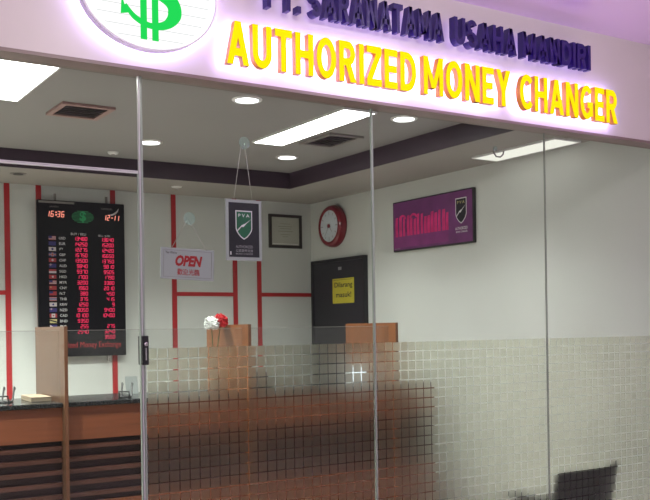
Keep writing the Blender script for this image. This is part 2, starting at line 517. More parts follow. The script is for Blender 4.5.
lk = MB().bevbox(1.432, 1.460, -.018, .032, 1.366, 1.484, .003).build('door_lock', M['black'], dr)
MB().lathe([(0.0, 0), (.008, 0), (.008, .006), (.005, .008), (0, .008)], 16, axis='Y', c=(1.446, -.018, 1.45)).build('lock_cylinder', M['chrome'], lk)
MB().box(1.443, 1.449, -.021, -.0175, 1.385, 1.435).build('lock_plate', M['chrome'], lk)

# inner door on the side wall
SIDE = -PI / 2                          # local x -> -Y, local -y -> -X
d2 = struct(MB().box(-.402, .402, -.035, -.001, 0.005, 2.108).build('door_2', M['door'], None, (XW, 3.508, 0)))
d2.rotation_euler = (0, 0, SIDE)
fr = MB()
fr.box(-.432, -.404, -.045, 0, 0.0, 2.138); fr.box(.404, .432, -.045, 0, 0.0, 2.138); fr.box(-.404, .404, -.045, 0, 2.110, 2.138)
fr.build('door_frame', M['doorframe'], d2)
hd = MB(); hd.tube([(.37, -.035, 1.0), (.37, -.085, 1.0), (.26, -.085, 1.0)], .009); hd.lathe([(.024, .035), (.024, .04)], 16, axis='Y', c=(.37, 0, 1.0))
hd.build('door_handle', M['chrome'], d2)


# ------------------------------------------------------------------ lit signs on the fascia
def at(y, v):                            # a point measured on the plane y = -0.1, carried to the plane y
    s = (y + 3.6) / 3.5
    return (v[0] * s, 1.5 + (v[1] - 1.5) * s)

T = 0.215
def arc(cx, cz, rx, rz, a0, a1, t, n=12):
    """ring segment as quads; t is the stroke width"""
    q = []
    for i in range(n):
        a, b = math.radians(a0 + (a1 - a0) * i / n), math.radians(a0 + (a1 - a0) * (i + 1) / n)
        o = [(cx + rx * math.cos(w), cz + rz * math.sin(w)) for w in (a, b)]
        n_ = [(cx + (rx - t) * math.cos(w), cz + (rz - t * .85) * math.sin(w)) for w in (a, b)]
        q.append([o[0], o[1], n_[1], n_[0]])
    return q
def R_(x0, x1, z0, z1): return [(x0, z0), (x1, z0), (x1, z1), (x0, z1)]
def block(ch):
    """bold sans capitals: (width, list of convex outlines) in a box of height 1"""
    t = T; h = t * .85
    if ch == 'I': return t, [R_(0, t, 0, 1)]
    if ch == '.': return t, [R_(0, t, 0, t)]
    if ch == 'T': return .68, [R_(0, .68, 1 - h, 1), R_(.34 - t / 2, .34 + t / 2, 0, 1 - h)]
    if ch == 'H': return .74, [R_(0, t, 0, 1), R_(.74 - t, .74, 0, 1), R_(t, .74 - t, .5 - h / 2, .5 + h / 2)]
    if ch == 'E': return .60, [R_(0, t, 0, 1), R_(t, .60, 0, h), R_(t, .60, 1 - h, 1), R_(t, .55, .5 - h / 2, .5 + h / 2)]
    if ch == 'Z': return .66, [R_(0, .66, 0, h), R_(0, .66, 1 - h, 1), [(0, h), (.25, h), (.66, 1 - h), (.41, 1 - h)]]
    if ch == 'N': return .76, [R_(0, t, 0, 1), R_(.76 - t, .76, 0, 1), [(.76 - t - .02, 0), (.76 - .01, 0), (t + .02, 1), (.01, 1)]]
    if ch == 'M': return .94, [R_(0, t * .9, 0, 1), R_(.94 - t * .9, .94, 0, 1), [(.37, .18), (.57, .18), (.2, 1), (.01, 1)], [(.37, .18), (.57, .18), (.93, 1), (.74, 1)]]
    if ch == 'A': return .84, [[(0, 0), (.23, 0), (.53, 1), (.31, 1)], [(.61, 0), (.84, 0), (.53, 1), (.31, 1)], R_(.2, .64, .2, .2 + h)]
    if ch == 'Y': return .76, [R_(.38 - t / 2, .38 + t / 2, 0, .45), [(.38 - t / 2, .42), (.38 + t / 2, .42), (.24, 1), (0, 1)], [(.38 - t / 2, .42), (.38 + t / 2, .42), (.76, 1), (.52, 1)]]
    if ch == 'U': return .74, [R_(0, t, .36, 1), R_(.74 - t, .74, .36, 1)] + arc(.37, .36, .37, .36, 180, 360, t)
    if ch == 'O': return .82, arc(.41, .5, .41, .5, 0, 360, t, 28)
    if ch == 'C': return .72, arc(.41, .5, .41, .5, 42, 318, t, 22)
    if ch == 'G': return .78, arc(.41, .5, .41, .5, 42, 330, t, 22) + [R_(.78 - t, .78, .1, .52), R_(.44, .78, .52 - h, .52)]
    if ch == 'D': return .76, [R_(0, t, 0, 1), R_(t, .30, 0, h), R_(t, .30, 1 - h, 1)] + arc(.30, .5, .46, .5, -90, 90, t, 16)
    if ch in 'PR':
        q = [R_(0, t, 0, 1), R_(t, .38, 1 - h, 1), R_(t, .38, .40, .40 + h)] + arc(.38, .70, .32, .30, -90, 90, t, 12)
        if ch == 'R': q.append([(.48, 0), (.74, 0), (.52, .44), (.27, .44)])
        return (.74 if ch == 'R' else .70), q
    if ch == 'S': return .68, arc(.34, .735, .34, .265, 20, 270, t * .95, 16) + arc(.34, .265, .34, .285, -160, 90, t * .95, 16)
def sign_letters(root, L, words_, zb, zt, y0, depth, mats):
    for word, xa, xb in words_:
        (xa, z0), (xb, z1) = at(y0, (xa, zb)), at(y0, (xb, zt))
        bl = [block(c) for c in word]
        gap = .13
        tot = sum(b[0] for b in bl) + gap * (len(bl) - 1)
        kx, kz, x = (xb - xa) / tot, (z1 - z0), xa
        for w, polys in bl:
            mb = MB()
            for q in polys:
                a2 = sum(q[i][0] * q[(i + 1) % len(q)][1] - q[(i + 1) % len(q)][0] * q[i][1] for i in range(len(q)))
                if a2 < 0: q = q[::-1]
                n = len(q)
                P = [(x + a * kx, z0 + b * kz) for a, b in q]
                vs = [(a, y0, b) for a, b in P] + [(a, y0 + depth, b) for a, b in P]
                mb.add(vs, [list(range(n))], 0)
                mb.add(vs, [list(range(2 * n - 1, n - 1, -1))], 2)
                mb.add(vs, [(i, i + n, (i + 1) % n + n, (i + 1) % n) for i in range(n)], 1)
            mb.build('letter', mats, root, loc=tuple(-q for q in L))
            x += (w + gap) * kx

L = (2.95, YF, 2.60)
sg = thing('sign_lettering', 'yellow illuminated capital letters AUTHORIZED MONEY CHANGER with a white halo on the fascia', 'sign', L)
sign_letters(sg, L, [('AUTHORIZED', 1.790, 2.790), ('MONEY', 2.834, 3.397), ('CHANGER', 3.462, 4.205)], 2.612, 2.795, -0.150, 0.030, [M['ylface'], M['ylside'], M['halo']])
L = (2.95, YF, 2.86)
sg = thing('sign_lettering', 'unlit dark blue capital letters of the company name above the yellow lettering', 'sign', L)
sign_letters(sg, L, [('PT.', 1.985, 2.155), ('SARANATAMA', 2.205, 2.965), ('USAHA', 3.030, 3.445), ('MANDIRI', 3.490, 3.995)], 2.880, 3.014, -0.150, 0.040, [M['blface'], M['blside'], M['halolow']])

# oval emblem
cx, cz = at(-0.16, (1.457, 2.858))
RA, RB = 0.288, 0.236
L = (cx, YF, cz)
em = thing('oval_emblem', 'oval white illuminated emblem with a green dollar sign on the fascia', 'sign', L)
def oval(mb, ra, rb, y0, y1, n=72, mi=0, sm=False):
    vs = [(ra * math.cos(2 * PI * i / n), y0, rb * math.sin(2 * PI * i / n)) for i in range(n)] + [(ra * math.cos(2 * PI * i / n), y1, rb * math.sin(2 * PI * i / n)) for i in range(n)]
    fs = [list(range(n)), list(range(2 * n - 1, n - 1, -1))] + [(i, i + n, (i + 1) % n + n, (i + 1) % n) for i in range(n)]
    return mb.add(vs, fs, mi)
oval(MB(), RA, RB, -0.0705, -0.032).build('oval_body', M['ovside'], em)
oval(MB(), RA - .006, RB - .006, -0.0718, -0.0708).build('oval_face', M['ovface'], em)
oval(MB(), RA - .008, RB - .008, -0.0315, -0.029).build('halo_ring', M['halo'], em)
ln = MB()
for i in range(11):
    z = -0.19 + i * 0.0385
    w = RA * math.sqrt(max(0, 1 - (z / RB) ** 2)) - 0.035
    ln.box(-w, w, -.0727, -.0720, z - .0013, z + .0013)
ln.build('line_pattern', M['ovline'], em)
# dollar sign: a fat S whose stroke swells on the curves, with two bars
ds = MB()
def sstroke(pts, wid, n=10):
    P = [Vector((p[0], 0, p[1])) for p in pts]
    cs, ws = [], []
    for i in range(len(P) - 1):
        p0, p1, p2, p3 = P[max(i - 1, 0)], P[i], P[i + 1], P[min(i + 2, len(P) - 1)]
        for j in range(n):
            t = j / n
            cs.append(0.5 * ((2 * p1) + (p2 - p0) * t + (2 * p0 - 5 * p1 + 4 * p2 - p3) * t * t + (3 * p1 - p0 - 3 * p2 + p3) * t ** 3))
            ws.append(wid[i] * (1 - t) + wid[i + 1] * t)
    cs.append(P[-1]); ws.append(wid[-1])
    a_, b_ = [], []
    for i, c in enumerate(cs):
        t = (cs[min(i + 1, len(cs) - 1)] - cs[max(i - 1, 0)]).normalized()
        nrm = Vector((-t.z, 0, t.x)) * ws[i] / 2
        a_.append(c + nrm); b_.append(c - nrm)
    for i in range(len(cs) - 1):
        q = [a_[i], b_[i], b_[i + 1], a_[i + 1]]
        vs = [(p.x, -.0775, p.z) for p in q] + [(p.x, -.0728, p.z) for p in q]
        ds.add(vs, [(0, 1, 2, 3), (7, 6, 5, 4), (0, 4, 5, 1), (1, 5, 6, 2), (2, 6, 7, 3), (3, 7, 4, 0)])
sstroke([(.105, .095), (.075, .135), (.010, .152), (-.070, .125), (-.092, .078), (-.055, .035), (.015, .005), (.088, -.035), (.100, -.085), (.065, -.128), (.0, -.142), (-.065, -.118), (-.105, -.075)],
        [.008, .020, .022, .046, .052, .050, .054, .056, .056, .034, .022, .020, .012])
ds.poly([(-.118, -.042), (-.122, -.112), (-.092, -.105), (-.108, -.075)], -.0775, -.0728)
ds.poly([(.108, .062), (.112, .128), (.085, .12), (.10, .095)], -.0775, -.0728)
for x in (-.030, .018):
    ds.box(x - .0125, x + .0125, -.0785, -.0729, -.198, .190)
ds.build('dollar_sign', M['ovgreen'], em)

# ------------------------------------------------------------------ ceiling fittings
def panel_light(label, x0, x1, y0, y1, z, glow='diffuser'):
    t = thing('ceiling_light', label, 'ceiling light', ((x0 + x1) / 2, (y0 + y1) / 2, z - .001))
    a, b = (x1 - x0) / 2, (y1 - y0) / 2
    f = MB()
    w = .010
    f.box(-a, a, -b, -b + w, -.012, 0); f.box(-a, a, b - w, b, -.012, 0); f.box(-a, -a + w, -b + w, b - w, -.012, 0); f.box(a - w, a, -b + w, b - w, -.012, 0)
    f.build('frame', M['white'], t)
    MB().box(-a + w, a - w, -b + w, b - w, -.010, -.002).build('diffuser', M[glow], t)
    return t
panel_light('wide white panel light in the recessed ceiling above the rate board', 1.00, 1.435, 0.99, 1.79, ZC)
panel_light('long narrow panel light beside the ceiling vent, between two downlights', 3.145, 3.39, 1.04, 2.19, ZC)
panel_light('narrow panel light on the lower ceiling border above the purple poster', 4.450, 4.69, 0.60, 1.38, ZS, 'diffuser_dim')

def vent(label, x0, x1, y0, y1, fm):
    t = thing('ceiling_vent', label, 'air vent', ((x0 + x1) / 2, (y0 + y1) / 2, ZC - .001))
    a, b = (x1 - x0) / 2, (y1 - y0) / 2
    w = .032
    f = MB()
    f.box(-a, a, -b, -b + w, -.014, 0); f.box(-a, a, b - w, b, -.014, 0); f.box(-a, -a + w, -b + w, b - w, -.014, 0); f.box(a - w, a, -b + w, b - w, -.014, 0)
    f.build('frame', fm, t)
    MB().box(-a + w, a - w, -b + w, b - w, -.003, -.0005).build('duct', M['ventdark'], t)
    n = 6
    for i in range(n):
        y = -b + w + (i + .5) * (2 * b - 2 * w) / n
        s = MB(); s.add([(-a + w, y - .008, -.013), (a - w, y - .008, -.013), (a - w, y + .008, -.005), (-a + w, y + .008, -.005),
                         (-a + w, y - .008, -.011), (a - w, y - .008, -.011), (a - w, y + .008, -.0035), (-a + w, y + .008, -.0035)],
                        [(0, 3, 2, 1), (4, 5, 6, 7), (0, 1, 5, 4), (2, 3, 7, 6), (1, 2, 6, 5), (3, 0, 4, 7)])
        s.build('slat', M['ventgrey'], t)
vent('dark air vent with a reddish frame beside the wide white panel light', 1.66, 1.975, 1.70, 2.03, M['ventpink'])
vent('grey air vent beside the long narrow panel light', 3.46, 3.74, 1.68, 2.08, M['ventgrey'])

def downlight(label, x, y, power=90):
    t = thing('downlight', label, 'downlight', (x, y, ZC - .0005))
    MB().lathe([(.066, -.002), (.067, -.008), (.078, -.010), (.086, -.005), (.088, 0), (.066, 0), (.066, -.002)], 28, cap=False).build('trim_ring', M['white'], t)
    MB().lathe([(0.0, -.0045), (.0655, -.0045), (.0655, -.001), (0, -.001)], 28).build('lens', M['lens'], t)
    ld = bpy.data.lights.new('downlight_beam', 'SPOT')
    ld.energy = power; ld.spot_size = math.radians(125); ld.spot_blend = 0.7; ld.shadow_soft_size = 0.045; ld.color = (0.97, 1.0, 0.94)
    lo = bpy.data.objects.new('downlight_beam', ld); COL.objects.link(lo); lo.parent = t; lo.location = (0, 0, -.02)
downlight('lit round downlight above the flat glass pane with the hanging signs, beside its suction cup', 2.556, 1.157)
downlight('small lit downlight beyond the long panel light, by the dark cove corner', 3.668, 2.596)
downlight('lit downlight just under the fascia past the long panel light', 3.647, 1.108)
downlight('lit downlight close to the joint of the glass door', 2.538, 2.553)
downlight('added unseen downlight over the counter in front of the rate board', 1.43, 2.553, 330)  # this and the next two are added out of view to brighten the teller side
downlight('added unseen downlight over the worktop end past the booklet pad, near the fascia', 0.62, 1.157, 300)
downlight('added unseen downlight over the teller side past the booklet pad', 0.62, 2.553, 400)

t = thing('smoke_detector', 'small pale round detector on the ceiling between door joint and dark cove', 'smoke detector', (2.443, 3.025, ZC - .0005))
MB().lathe([(.022, -.018), (.034, -.014), (.040, -.004), (.040, 0)], 24).build('detector_body', M['white'], t)
MB().lathe([(0, -.021), (.012, -.021), (.014, -.0175), (0, -.0175)], 20).build('sensor_cap', M['ventgrey'], t)
t = thing('ceiling_sprinkler', 'small round fitting on the low ceiling border above the OPEN sign', 'sprinkler', (3.18, 3.56, ZS - .0005))
MB().lathe([(.012, -.010), (.040, -.006), (.044, 0), (.0, 0)], 24).build('escutcheon', M['white'], t)
MB().lathe([(.006, -.028), (.016, -.028), (.016, -.025), (.006, -.0105)], 16).build('deflector', M['chrome'], t)
t = thing('recessed_spotlight', 'small unlit round fitting on the low ceiling border at the first red stripe', 'spotlight', (1.884, 3.50, ZS - .0005))
MB().lathe([(.040, -.004), (.055, -.007), (.060, 0), (.0, 0)], 24).build('trim_ring', M['ventgrey'], t)
MB().lathe([(0, -.0075), (.036, -.0075), (.036, -.0045), (0, -.0045)], 24).build('lens', M['ventdark'], t)

# ------------------------------------------------------------------ exchange rate board
L = (2.505, YB, 1.308)
bd = thing('exchange_rate_board', 'tall black board of red exchange rates with flags and a clock on the striped wall', 'rate board', L)
off = tuple(-q for q in L)
YBd = 3.935
X0, X1, Z0, Z1 = 2.143, 2.868, 1.308, 2.570
MB().bevbox(X0, X1, YBd, YBd + .04, Z0, Z1, .003).build('panel', M['board'], bd, off)
for x in (2.29, 2.72):
    b = MB(); b.box(x - .012, x + .012, YBd + .04, YB - .0105, 1.36, 2.52); b.box(x - .009, x + .009, YBd + .012, YBd + .028, 2.5705, 2.625); b.box(x - .009, x + .009, YBd + .012, YBd + .028, 1.262, 1.3075)
    b.build('bracket', M['ventgrey'], bd, off)
yf = YBd - .0025
MB().box(X0 + .01, X0 + .30, yf, YBd - .0002, 2.545, 2.562).build('grey_strip', M['ventgrey'], bd, off)  # plain matte grey strip near the top of the board
def btext(name, body, xc, zc, h, mname, maxw=None, **kw):
    mb = MB(); text_w(mb, body, xc, zc, h, yf, maxw=maxw, **kw); return mb.build(name, M[mname], bd, off)
btext('caption', 'JAKARTA', 2.278, 2.516, .016, 'ventgrey', .10)
btext('caption', 'TANGGAL', 2.715, 2.522, .016, 'ventgrey', .10)
for g_, x_ in (('16', 2.268), ('36', 2.354)):
    mb = MB(); seven(mb, g_, x_, 2.437, .019, .044, yf, .0046, .14, pitch=.034); mb.build('clock_digits', M['ledhot'], bd, off)
for z_ in (2.447, 2.468):
    MB().box(2.288, 2.298, yf, yf + .002, z_, z_ + .010).build('colon_dot', M['ledhot'], bd, off)
for g_, x_ in (('12', 2.735), ('-', 2.766), ('1', 2.784), ('1', 2.815)):
    mb = MB(); seven(mb, g_, x_, 2.430, .018, .040, yf, .005, .14, pitch=.031); mb.build('date_digits', M['ledhot'], bd, off)
sw = MB(); sw.poly([(2.728, 2.474), (2.765, 2.484), (2.800, 2.508), (2.818, 2.532), (2.812, 2.504), (2.788, 2.480), (2.757, 2.468)], yf - .001, YBd - .0003)
sw.build('swoosh', M['flagwhite'], bd, off)
ov = MB()
for i in range(9):
    z = -.045 + i * .01125; w = .092 * math.sqrt(max(0, 1 - (z / .052) ** 2))
    ov.box(2.512 - w, 2.512 + w, yf, YBd - .0002, 2.446 + z - .0036, 2.446 + z + .0036)
ov.build('emblem_oval', M['greendark'], bd, off)
mb = MB(); text_w(mb, '$', 2.512, 2.446, .092, yf - .001, offset=.03); mb.build('emblem_dollar', M['greendim'], bd, off)
btext('column_heading', 'BUY / BELI', 2.474, 2.304, .020, 'dimwhite', .125)
btext('column_heading', 'SELL / JUAL', 2.692, 2.296, .020, 'dimwhite', .128)
ROWS = [('USD', 'us', '13480', '13640'), ('EUR', 'eu', '14250', '15200'), ('JPY', 'jp', '12275', '12420'), ('GBP', 'gb', '15750', '16650'),
        ('CHF', 'ch', '13500', '13750'), ('AUD', 'au', '9840', '9810'), ('SGD', 'sg', '9370', '9505'), ('HKD', 'hk', '1700', '1790'),
        ('MYR', 'my', '3200', '3380'), ('CNY', 'cn', '1960', '2010'), ('N.T', 'tw', '380', '450'), ('THB', 'th', '375', '415'),
        ('KRW', 'kr', '1250', '9'), ('NZD', 'nz', '9050', '9400'), ('CAD', 'ca', '10100', '10400'), ('BND', 'bn', '9350', ''),
        ('PHP', 'ph', '255', '275'), ('', '', '2540', '3240'), ('', '', '', '3550')]
FM = ['flagwhite', 'flagred', 'flagblue', 'flagyellow', 'blackpr']
def flag(code, x0, z0, w, h):
    mb = MB()
    def r(a, b, c, d, mi, k=0): mb.box(x0 + a * w, x0 + b * w, yf - .0004 * k, YBd - .0003, z0 + c * h, z0 + d * h, mi)
    def disc(a, c, rad, mi, k=1):
        mb.add([(x0 + a * w + rad * h * math.cos(-2 * PI * i / 12), yf - .0004 * k, z0 + c * h + rad * h * math.sin(-2 * PI * i / 12)) for i in range(12)], [list(range(12))[::-1]], mi)
    if code in ('us', 'my'):
        for i in range(7): r(0, 1, i / 7, (i + 1) / 7, 1 if i % 2 == 0 else 0)
        r(0, .45, .45, 1, 2, 1)
    elif code in ('eu', 'au', 'nz'):
        r(0, 1, 0, 1, 2)
        if code != 'eu': r(0, .45, .68, .8, 0, 1); r(.18, .27, .5, 1, 0, 1); r(.0, .45, .71, .77, 1, 2)
    elif code == 'jp': r(0, 1, 0, 1, 0); disc(.5, .5, .3, 2)
    elif code == 'kr': r(0, 1, 0, 1, 0); disc(.5, .5, .26, 2)
    elif code == 'gb': r(0, 1, 0, 1, 2); r(0, 1, .32, .68, 0, 1); r(.38, .62, 0, 1, 0, 1); r(0, 1, .41, .59, 1, 2); r(.44, .56, 0, 1, 1, 2)
    elif code == 'ch': r(0, 1, 0, 1, 1); r(.42, .58, .2, .8, 0, 1); r(.3, .7, .4, .6, 0, 1)
    elif code == 'sg': r(0, 1, 0, .5, 0); r(0, 1, .5, 1, 1)
    elif code == 'hk': r(0, 1, 0, 1, 1); disc(.5, .5, .25, 0)
    elif code == 'cn': r(0, 1, 0, 1, 1); disc(.22, .68, .14, 3)
    elif code == 'tw': r(0, 1, 0, 1, 1); r(0, .5, .5, 1, 2, 1)
    elif code == 'th': r(0, 1, 0, 1, 1); r(0, 1, .17, .83, 0, 1); r(0, 1, .34, .66, 2, 2)
    elif code == 'ca': r(0, 1, 0, 1, 0); r(0, .25, 0, 1, 1, 1); r(.75, 1, 0, 1, 1, 1); disc(.5, .5, .2, 1)
    elif code == 'bn':
        r(0, 1, 0, 1, 3); mb.poly([(x0, z0 + h * .95), (x0, z0 + h * .6), (x0 + w, z0 + h * .05), (x0 + w, z0 + h * .4)][::1], yf - .0004, yf - .0002, 4)
    elif code == 'ph': r(0, 1, 0, .5, 1); r(0, 1, .5, 1, 2); mb.poly([(x0, z0), (x0 + w * .45, z0 + h * .5), (x0, z0 + h)], yf - .0006, yf - .0004, 0)
    return mb.build('flag', [M[q] for q in FM], bd, off)
for i, (code, fl, buy, sell) in enumerate(ROWS):
    zc = 2.266 - .0446 * i
    if code:
        flag(fl, 2.230, zc - .016, .058, .031)
        btext('currency_code', code, 2.313, zc, .021, 'dimwhite', .06, align='l', offset=.01)
    for s, xr in ((buy, 2.543), (sell, 2.768)):
        if s:
            mb = MB(); seven(mb, s, xr, zc - .0135, .0150, .027, yf, .0046, .06, pitch=.0232); mb.build('rate_digits', M['led'], bd, off)
mb = MB(); text_w(mb, 'Authorized Money Exchange', 2.522, 1.396, .062, yf, maxw=.60); mb.build('caption', M['redtext'], bd, off)

# ------------------------------------------------------------------ counter, screens, partitions
YC0, YC1, ZT = 1.76, 2.34, 1.10
PX = [(1.654, 1.674), (2.842, 2.862), (4.018, 4.038)]
def counter(label_c, label_w, xa, xb):
    t = thing('counter_cabinet', label_c, 'counter', ((xa + xb) / 2, (YC0 + YC1) / 2, 0), 0, None)
    o = (-(xa + xb) / 2, -(YC0 + YC1) / 2, 0)
    MB().box(xa, xb, YC0 + .035, YC1 - .02, 0.001, 1.072).build('carcass', M['gap'], t, o)
    MB().box(xa, xb, YC0 + .008, YC0 + .0345, .880, 1.072).build('front_panel', M['orange'], t, o)
    MB().box(xa, xb, YC0 + .008, YC0 + .0345, 0.001, .515).build('base_panel', M['orange'], t, o)
    for i in range(5):
        z = .548 + i * .0695
        MB().box(xa, xb, YC0 + .012, YC0 + .0345, z, z + .025).build('slat', M['slat'], t, o)
    w = MB().bevbox(xa, xb, YC0 - .012, YC1, 1.0735, ZT, .004).build('counter_worktop', M['granite'], None, None)
    w.location = (0, 0, 0)
    tag(w, label_w, 'worktop')
counter('cherry wood counter front with dark slats under the booklet pad, before the first partition', 'black granite worktop carrying the cream booklet pad', 0.60, 1.653)
counter('cherry wood counter front below the rate board, between the first two partitions', 'black granite worktop between the first partition and the partition with flowers', 1.675, 2.841)
counter('counter front seen blurred through the frosted squares, between flower partition and lamp partition', 'black worktop behind frosted glass, between flower partition and lamp partition', 2.863, 4.017)
counter('short end piece of counter past the last partition, blurred by the frosted glass', 'short end of black worktop past the last partition', 4.039, 4.40)
plabel = ['tall brown wood partition in front of the rate board', 'brown wood partition behind the red and white flowers', 'orange brown wood partition at the glass joint below the dark door']
for (a, b), lb, y1 in zip(PX, plabel, (2.30, 2.33, 2.35)):
    t = thing('counter_partition', lb, 'partition', ((a + b) / 2, 1.72, 0))
    MB().box(a + .0002, b - .0002, 1.7235, y1, 0.001, 1.538).build('board', M['part'] if a < 2 else M['partorange'], t, (-(a + b) / 2, -1.72, 0))
    MB().box(a + .0002, b - .0002, 1.718, 1.723, 0.001, 1.538).build('edge_strip', M['edge'], t, (-(a + b) / 2, -1.72, 0))
for xa, xb, lb in ((0.60, 1.653, 'clear teller screen standing on the worktop with the cream booklet pad'), (1.675, 2.841, 'clear teller screen below the rate board and OPEN sign'), (2.863, 4.017, 'clear teller screen in front of the dark door')):
    o = MB().box(xa + .002, xb - .002, 1.800, 1.806, ZT + .0005, 1.513).build('teller_screen', M['screen'])
    tag(o, lb, 'glass screen')
    MB().box(xa + .002, xb - .002, 1.7995, 1.8065, 1.5132, 1.5155).build('polished_edge', M['ventgrey'], o)

# ------------------------------------------------------------------ things on the counter
t = thing('booklet_pad', 'cream pad of booklets lying on the black worktop beside the first partition', 'booklets', (1.585, 2.06, ZT + .0005), -.06)
MB().bevbox(-.058, .058, -.14, .14, 0, .024, .002).build('page_block', M['paper'], t)
MB().bevbox(-.059, .059, -.142, .142, .0243, .028, .001).build('cover', mat('booklet_cover', (0.27, 0.20, 0.135), .6), t)
def holder(label, x, y, rz):
    t = thing('wire_card_holder', label, 'card holder', (x, y, ZT + .0005), rz)
    for s in (-.03, .03):
        MB().tube([(s, -.055, .004), (s, .03, .004), (s, .080, .085), (s, .092, .070)], .0055, 8).build('side_wire', M['black'], t)
    b = MB(); b.tube([(-.03, -.055, .004), (.03, -.055, .004)], .0055); b.tube([(-.03, -.055, .004), (-.03, -.07, .040), (.03, -.07, .040), (.03, -.055, .004)], .0055); b.tube([(-.03, .03, .004), (.03, .03, .004)], .0055)
    b.build('cross_wire', M['black'], t)
holder('black wire card holder cut by the picture edge, beside the booklet pad', 1.40, 2.02, -.5)
holder('black wire card holder on the worktop next to the glass door lock', 2.085, 1.90, -.5)
t = thing('notice_card', 'small white card standing on the worktop behind the wire card holder at the door lock', 'card', (2.245, 2.20, ZT + .0005))
c = MB(); c.add([(-.042, 0, 0), (.042, 0, 0), (.042, .022, .112), (-.042, .022, .112), (-.042, .0015, 0), (.042, .0015, 0), (.042, .0235, .112), (-.042, .0235, .112)], [(0, 1, 2, 3), (7, 6, 5, 4), (0, 4, 5, 1), (2, 6, 7, 3), (1, 5, 6, 2), (3, 7, 4, 0)])
c.build('card_face', M['offwhite'], t)
c = MB(); c.add([(-.02, .024, .09), (.02, .024, .09), (.02, .06, .0), (-.02, .06, .0), (-.02, .0252, .09), (.02, .0252, .09), (.02, .0612, .0), (-.02, .0612, .0)], [(0, 1, 2, 3), (7, 6, 5, 4), (0, 4, 5, 1), (2, 6, 7, 3), (1, 5, 6, 2), (3, 7, 4, 0)])
c.build('easel_strut', M['white'], t)

def petal_ball(mb, c, r, n=34, seed=1):
    rnd = random.Random(seed)
    ga = PI * (3 - math.sqrt(5))
    for i in range(n):
        z = 1 - 1.7 * (i + .5) / n
        rr = math.sqrt(max(0, 1 - z * z)); a = ga * i + rnd.uniform(-.2, .2)
        d = Vector((rr * math.cos(a), rr * math.sin(a), z)).normalized()
        u = d.orthogonal().normalized(); v = d.cross(u)
        rot = rnd.uniform(0, PI); u, v = u * math.cos(rot) + v * math.sin(rot), v * math.cos(rot) - u * math.sin(rot)
        L_, w = r * rnd.uniform(.9, 1.08), r * .34
        base, tip = Vector(c) + d * r * .25, Vector(c) + d * L_ + u * r * .12
        mid = Vector(c) + d * L_ * .75
        pts = [base, mid + v * w - u * r * .05, tip + v * w * .5, tip - v * w * .5, mid - v * w - u * r * .05]
        back = [p - u * r * .05 for p in pts]
        k = len(pts)
        mb.add(pts + back, [list(range(k)), list(range(2 * k - 1, k - 1, -1))] + [(i_, i_ + k, (i_ + 1) % k + k, (i_ + 1) % k) for i_ in range(k)])
t = thing('flower_vase', 'small vase on the worktop holding one white and one red flower against a partition', 'flowers', (2.785, 2.09, ZT + .0005))
MB().lathe([(.0, 0), (.026, 0), (.034, .04), (.030, .09), (.016, .135), (.020, .155), (.015, .155), (.012, .135), (0, .06)], 24).build('vase', M['vase'], t)
for col, cc, sd in (('petalw', (-.048, -.055, .446), 3), ('petalr', (.018, -.050, .462), 5)):
    s = MB(); s.tube([(0, 0, .08), (cc[0] * .5, cc[1] * .4, .28), (cc[0], cc[1], cc[2] - .03)], .003, 6)
    st = s.build('stem', M['stem'], t)
    p = MB(); petal_ball(p, cc, .052, 60, sd); p.blob(cc, .036, .036, .036, 10, 6); p.build('flower_head', M[col], st)

t = thing('card_terminal', 'dark upright terminal on the worktop, seen blurred through frosted squares past the flowers', 'payment terminal', (3.085, 2.02, ZT + .0005))
MB().bevbox(-.07, .07, -.05, .05, 0, .02, .004).build('terminal_base', M['black'], t)
b = MB(); b.add([(-.065, -.03, .02), (.065, -.03, .02), (.065, .01, .115), (-.065, .01, .115), (-.065, .005, .02), (.065, .005, .02), (.065, .035, .115), (-.065, .035, .115)], [(0, 1, 2, 3), (7, 6, 5, 4), (0, 4, 5, 1), (2, 6, 7, 3), (1, 5, 6, 2), (3, 7, 4, 0)])
b.build('display', M['black'], t)
t = thing('lit_lamp_box', 'small white glowing lamp box on the worktop beside the orange partition at the glass joint', 'lamp', (3.885, 2.02, ZT + .0005))
MB().bevbox(-.075, .075, -.03, .04, 0, .135, .006).build('housing', M['white'], t)
MB().bevbox(-.062, .062, -.0335, -.0305, .018, .122, .001).build('lit_face', M['lamp'], t)

# ------------------------------------------------------------------ hanging signs on the glass (inside)
YG = GT + .0005
def cup_mesh(c, r=.023):
    return MB().lathe([(r, .0), (r * .95, .004), (r * .6, .009), (r * .33, .013), (r * .33, .022), (r * .2, .026), (0, .026)][::-1], 24, axis='Y', c=c)
# OPEN sign
L = (1.659, 0.03, 1.781)
t = thing('hanging_sign', 'white OPEN sign with red letters hanging from a suction cup on the glass', 'sign', L)
def rotlocal(o, ang): o.rotation_euler = (0, ang, 0)
yp = .006
MB().bevbox(-.122, .122, -.003 + yp, .003 + yp, -.0655, .0655, .001).build('sign_board', M['offwhite'], t)
f = MB()
for a_, b_, c_, d_ in ((-.110, .110, .055, .0562), (-.110, .110, -.0562, -.055), (-.110, -.1088, -.0562, .0562), (.1088, .110, -.0562, .0562)):
    f.box(a_, b_, -.0038 + yp, -.0031 + yp, c_, d_)
f.build('border_line', M['ventgrey'], t)
f = MB(); text(f, 'OPEN', -.057, .066, -.010, .036, -.0037 + yp, 0, .05, .25); f.build('word', M['redpr'], t)
f = MB(); text(f, '歡迎光臨', -.048, .054, -.047, -.020, -.0037 + yp, 0, .012); f.build('word', M['redpr'], t)
f = MB(); text(f, "Yes We're", -.102, -.052, .040, .051, -.0037 + yp, 0, .01); f.build('word', M['blackpr'], t)
for ch in t.children: rotlocal(ch, .035)
MB().tube([(-.075, .002, .062), (-.004, -.006, .185)], .0012, 6).build('string', M['string'], t)
